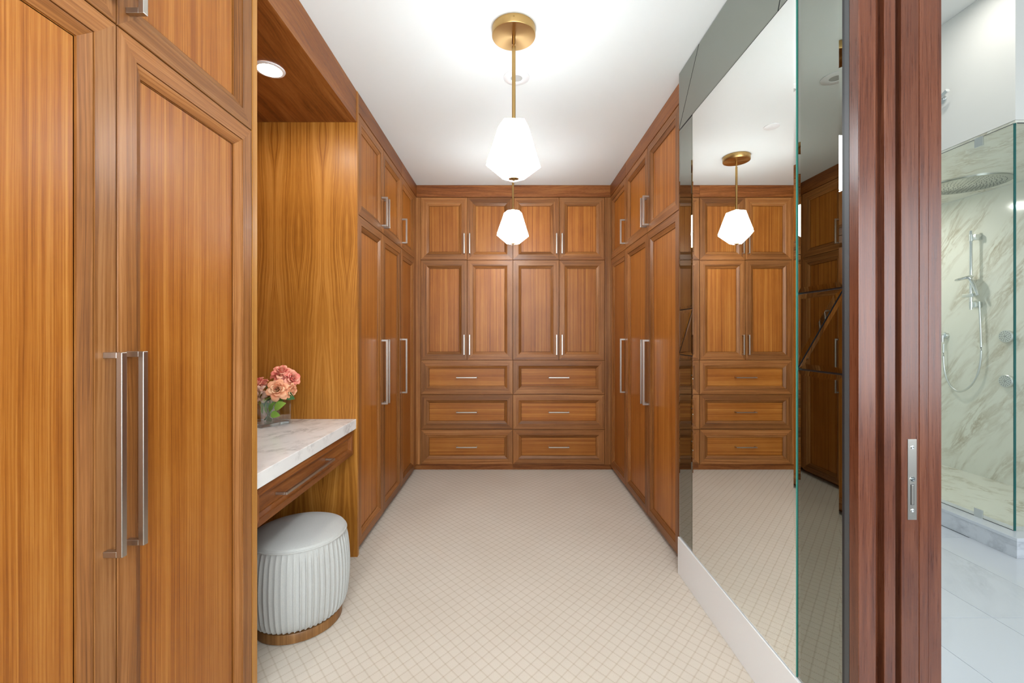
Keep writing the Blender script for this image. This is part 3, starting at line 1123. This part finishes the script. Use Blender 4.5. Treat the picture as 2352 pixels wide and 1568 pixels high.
gl = pane('a', (XG - 0.005, YG + 0.006, 0.1185), (XG + 0.005, 4.80, 2.548), 'clear shower glass panel with two metal clips, nearest the doorway')
b = MB()
b.box((XG - 0.0055, YG, 0.1185), (XG + 0.0055, YG + 0.0055, 2.548))
b.build('polished_edge', 'green_edge', gl, label='green polished glass edge')
b = MB()
b.box((XG - 0.0035, YG + 0.006, 2.546), (XG - 0.0052, 4.80, 2.5495))
b.build('top_seal', 'grey_rubber', gl)
b = MB()
b.box((XG - 0.0053, YG + 0.006, 0.1182), (XG - 0.0075, 4.80, 0.121))
b.build('bottom_seal', 'grey_rubber', gl)
for (xx, z0, z1) in ((2252, 2.49, 2.551), (2251, 0.116, 0.172)):
    yc = XG * F / (xx - VX)
    b = MB()
    b.box((XG - 0.013, yc - 0.025, z0), (XG - 0.0055, yc + 0.025, z1), bev=0.001)
    b.build('glass_clip', 'chrome_satin', gl)
gl2 = pane('b', (XG + 0.006, YG - 0.004, 0.1185), (XW - 0.002, YG + 0.006, 2.548), 'clear shower glass panel turning the corner behind the green edge')
b = MB()
b.box((XG + 0.006, YG - 0.0055, 2.5435), (XW - 0.002, YG - 0.0042, 2.5495))
b.build('top_seal', 'grey_rubber', gl2)

# rain head in the shower ceiling
u = thing('rain_shower_head', 'large round rain shower head set in the marble shower ceiling', 'shower head', (3.84, 3.66, 2.5497))
b = MB()
b.lathe([(0.262, 0.0), (0.262, -0.008), (0.256, -0.011), (0.002, -0.011)], 64)
b.build('plate', 'rain_plate', u, smooth=True)
b = MB()
for rr_ in range(1, 9):
    R_ = 0.028 * rr_
    for k in range(6 * rr_):
        a = 2 * math.pi * k / (6 * rr_)
        b.lathe([(0.0032, -0.0112), (0.0022, -0.0135)], 5, (R_ * math.cos(a), R_ * math.sin(a), 0))
o = b.build('nozzles', 'nozzle', u)
o['kind'] = 'stuff'

# hand shower on its rail
XRL = XW - 0.062
Yr = XRL * F / (2230 - VX)
zt, zb_ = px(0, 530, Yr)[2], px(0, 711, Yr)[2]
u = thing('hand_shower', 'chrome hand shower on a vertical rail with looping hose', 'hand shower', (XRL, Yr, 0))
b = MB()
b.lathe([(0.0115, zb_), (0.0115, zt)], 20)
b.build('rail', 'chrome', u, smooth=True)
for zz in (px(0, 546, Yr)[2], px(0, 700, Yr)[2]):
    b = MB()
    b.box((0.0, -0.040, zz - 0.024), (0.060, -0.004, zz + 0.024), bev=0.003)
    b.lathe([(0.014, zz - 0.03), (0.014, zz + 0.03)], 20)
    b.build('bracket', 'chrome_satin', u, smooth=True)
zs = px(0, 678, Yr)[2]
b = MB()
b.box((-0.02, -0.035, zs - 0.016), (0.016, 0.062, zs + 0.016), bev=0.004)
b.build('slider', 'chrome_satin', u, smooth=True)
zh = px(0, 640, Yr)[2]
hd = b = MB()
b.lathe([(0.052, -0.004), (0.064, 0.004), (0.066, 0.012), (0.058, 0.02), (0.016, 0.024)], 36)
o = b.build('spray_head', 'chrome', u, (-0.03, 0.026, zh), smooth=True)
o.rotation_euler = (math.radians(-8), math.radians(-14), 0)
b = MB()
b.tube([(-0.012, 0.0, zh + 0.006), (-0.006, -0.03, zh - 0.06), (-0.004, -0.062, zh - 0.155)], [0.016, 0.014, 0.011], 14)
b.build('handle', 'chrome', u, smooth=True)
hp = [(2249, 692), (2251, 730), (2253, 780), (2253, 820), (2247, 855), (2233, 882), (2214, 897), (2197, 897), (2181, 882), (2171, 858), (2167, 825), (2167, 790)]
pts = []
for (x, y) in hp:
    X_ = XW - 0.035
    yy = X_ * F / (x - VX)
    pts.append((X_ - XRL, yy - Yr, px(0, y, yy)[2]))
sm = []
for i in range(len(pts) - 1):
    p_0, p_1, p_2, p_3 = [Vector(pts[max(0, min(len(pts) - 1, i + q))]) for q in (-1, 0, 1, 2)]
    for s in range(5):
        t_ = s / 5
        sm.append(0.5 * ((2 * p_1) + (-p_0 + p_2) * t_ + (2 * p_0 - 5 * p_1 + 4 * p_2 - p_3) * t_ ** 2 + (-p_0 + 3 * p_1 - 3 * p_2 + p_3) * t_ ** 3))
sm.append(Vector(pts[-1]))
b = MB()
b.tube(sm, 0.0078, 10)
b.build('hose', 'chrome_satin', u, smooth=True)
yo = (XW - 0.02) * F / (2168 - VX)
zo = px(0, 770, yo)[2]
b = MB()
b.lathe([(0.034, 0.0), (0.034, -0.018), (0.030, -0.026), (0.012, -0.034)], 28, (XW - 0.0005 - XRL, yo - Yr, zo), axis='x')
b.lathe([(0.011, zo - 0.065), (0.011, zo)], 16, (XW - 0.034 - XRL, yo - Yr, 0))
b.build('wall_outlet', 'chrome_satin', u, smooth=True)

for (yy, lab) in ((772, 'upper round body spray jet on the shower wall'), (875, 'lower round body spray jet on the shower wall')):
    yj = (XW - 0.02) * F / (2313 - VX)
    zj = px(0, yy, yj)[2]
    u = thing('body_jet', lab, 'shower jet', (XW - 0.0005, yj, zj), 'body jets on the shower wall')
    b = MB()
    b.lathe([(0.048, 0.0), (0.050, -0.014), (0.054, -0.020), (0.054, -0.032), (0.050, -0.036), (0.002, -0.037)], 36, axis='x')
    b.build('housing', 'chrome_satin', u, smooth=True)
    b = MB()
    for rr_ in (1, 2, 3):
        for k in range(5 * rr_):
            a = 2 * math.pi * k / (5 * rr_)
            b.lathe([(0.0032, -0.0368), (0.0020, -0.0392)], 6, (0, 0.0135 * rr_ * math.cos(a), 0.0135 * rr_ * math.sin(a)), axis='x')
    b.lathe([(0.005, -0.0368), (0.004, -0.0392)], 10, (0, 0, 0), axis='x')
    o = b.build('nozzles', 'nozzle', u)
    o['kind'] = 'stuff'

# chrome hook high on the plaster
yh = (XG - 0.03) * F / (2176 - VX)
zh = px(0, 216, yh)[2]
u = thing('wall_hook', 'small chrome peg high on the white wall over the shower glass', 'hook', (XG - 0.0065, yh, zh))
b = MB()
b.lathe([(0.026, 0.0), (0.026, -0.008), (0.010, -0.012)], 24, (0, 0.05, -0.012), axis='x')
b.build('base_plate', 'chrome', u, smooth=True)
b = MB()
b.tube([(-0.010, 0.05, -0.012), (-0.045, 0.03, -0.010), (-0.052, -0.03, 0.010)], [0.009, 0.011, 0.013], 16)
b.build('peg', 'chrome', u, smooth=True)

# bathroom downlights
for (lab, bx, by) in (('lit round downlight in the bathroom ceiling near the shower', 2.66, 2.62), ('lit round downlight in the bathroom ceiling near the doorway', 1.95, 2.30)):  # the second is added out of view to light the header's side face
    u = thing('bathroom_downlight', lab, 'light', (bx, by, HB - 0.0003), 'bathroom downlights')
    b = MB()
    b.lathe([(0.075, 0.0), (0.075, -0.004), (0.056, -0.006), (0.055, -0.003)], 40, cap=False)
    b.build('trim_ring', 'white_trim', u, smooth=True)
    b = MB()
    b.lathe([(0.0548, -0.003), (0.002, -0.0032)], 40)
    b.build('lens', 'led_bath', u)
# unseen downlight added to brighten the shower marble
u = thing('shower_downlight', 'lit round downlight in the marble shower ceiling behind the rain head', 'light', (3.45, 4.25, 2.5497))
b = MB()
b.lathe([(0.060, 0.0), (0.060, -0.004), (0.046, -0.005)], 36, cap=False)
b.build('trim_ring', 'white_trim', u, smooth=True)
b = MB()
b.lathe([(0.0458, -0.003), (0.002, -0.0032)], 36)
b.build('lens', 'led_shower', u)
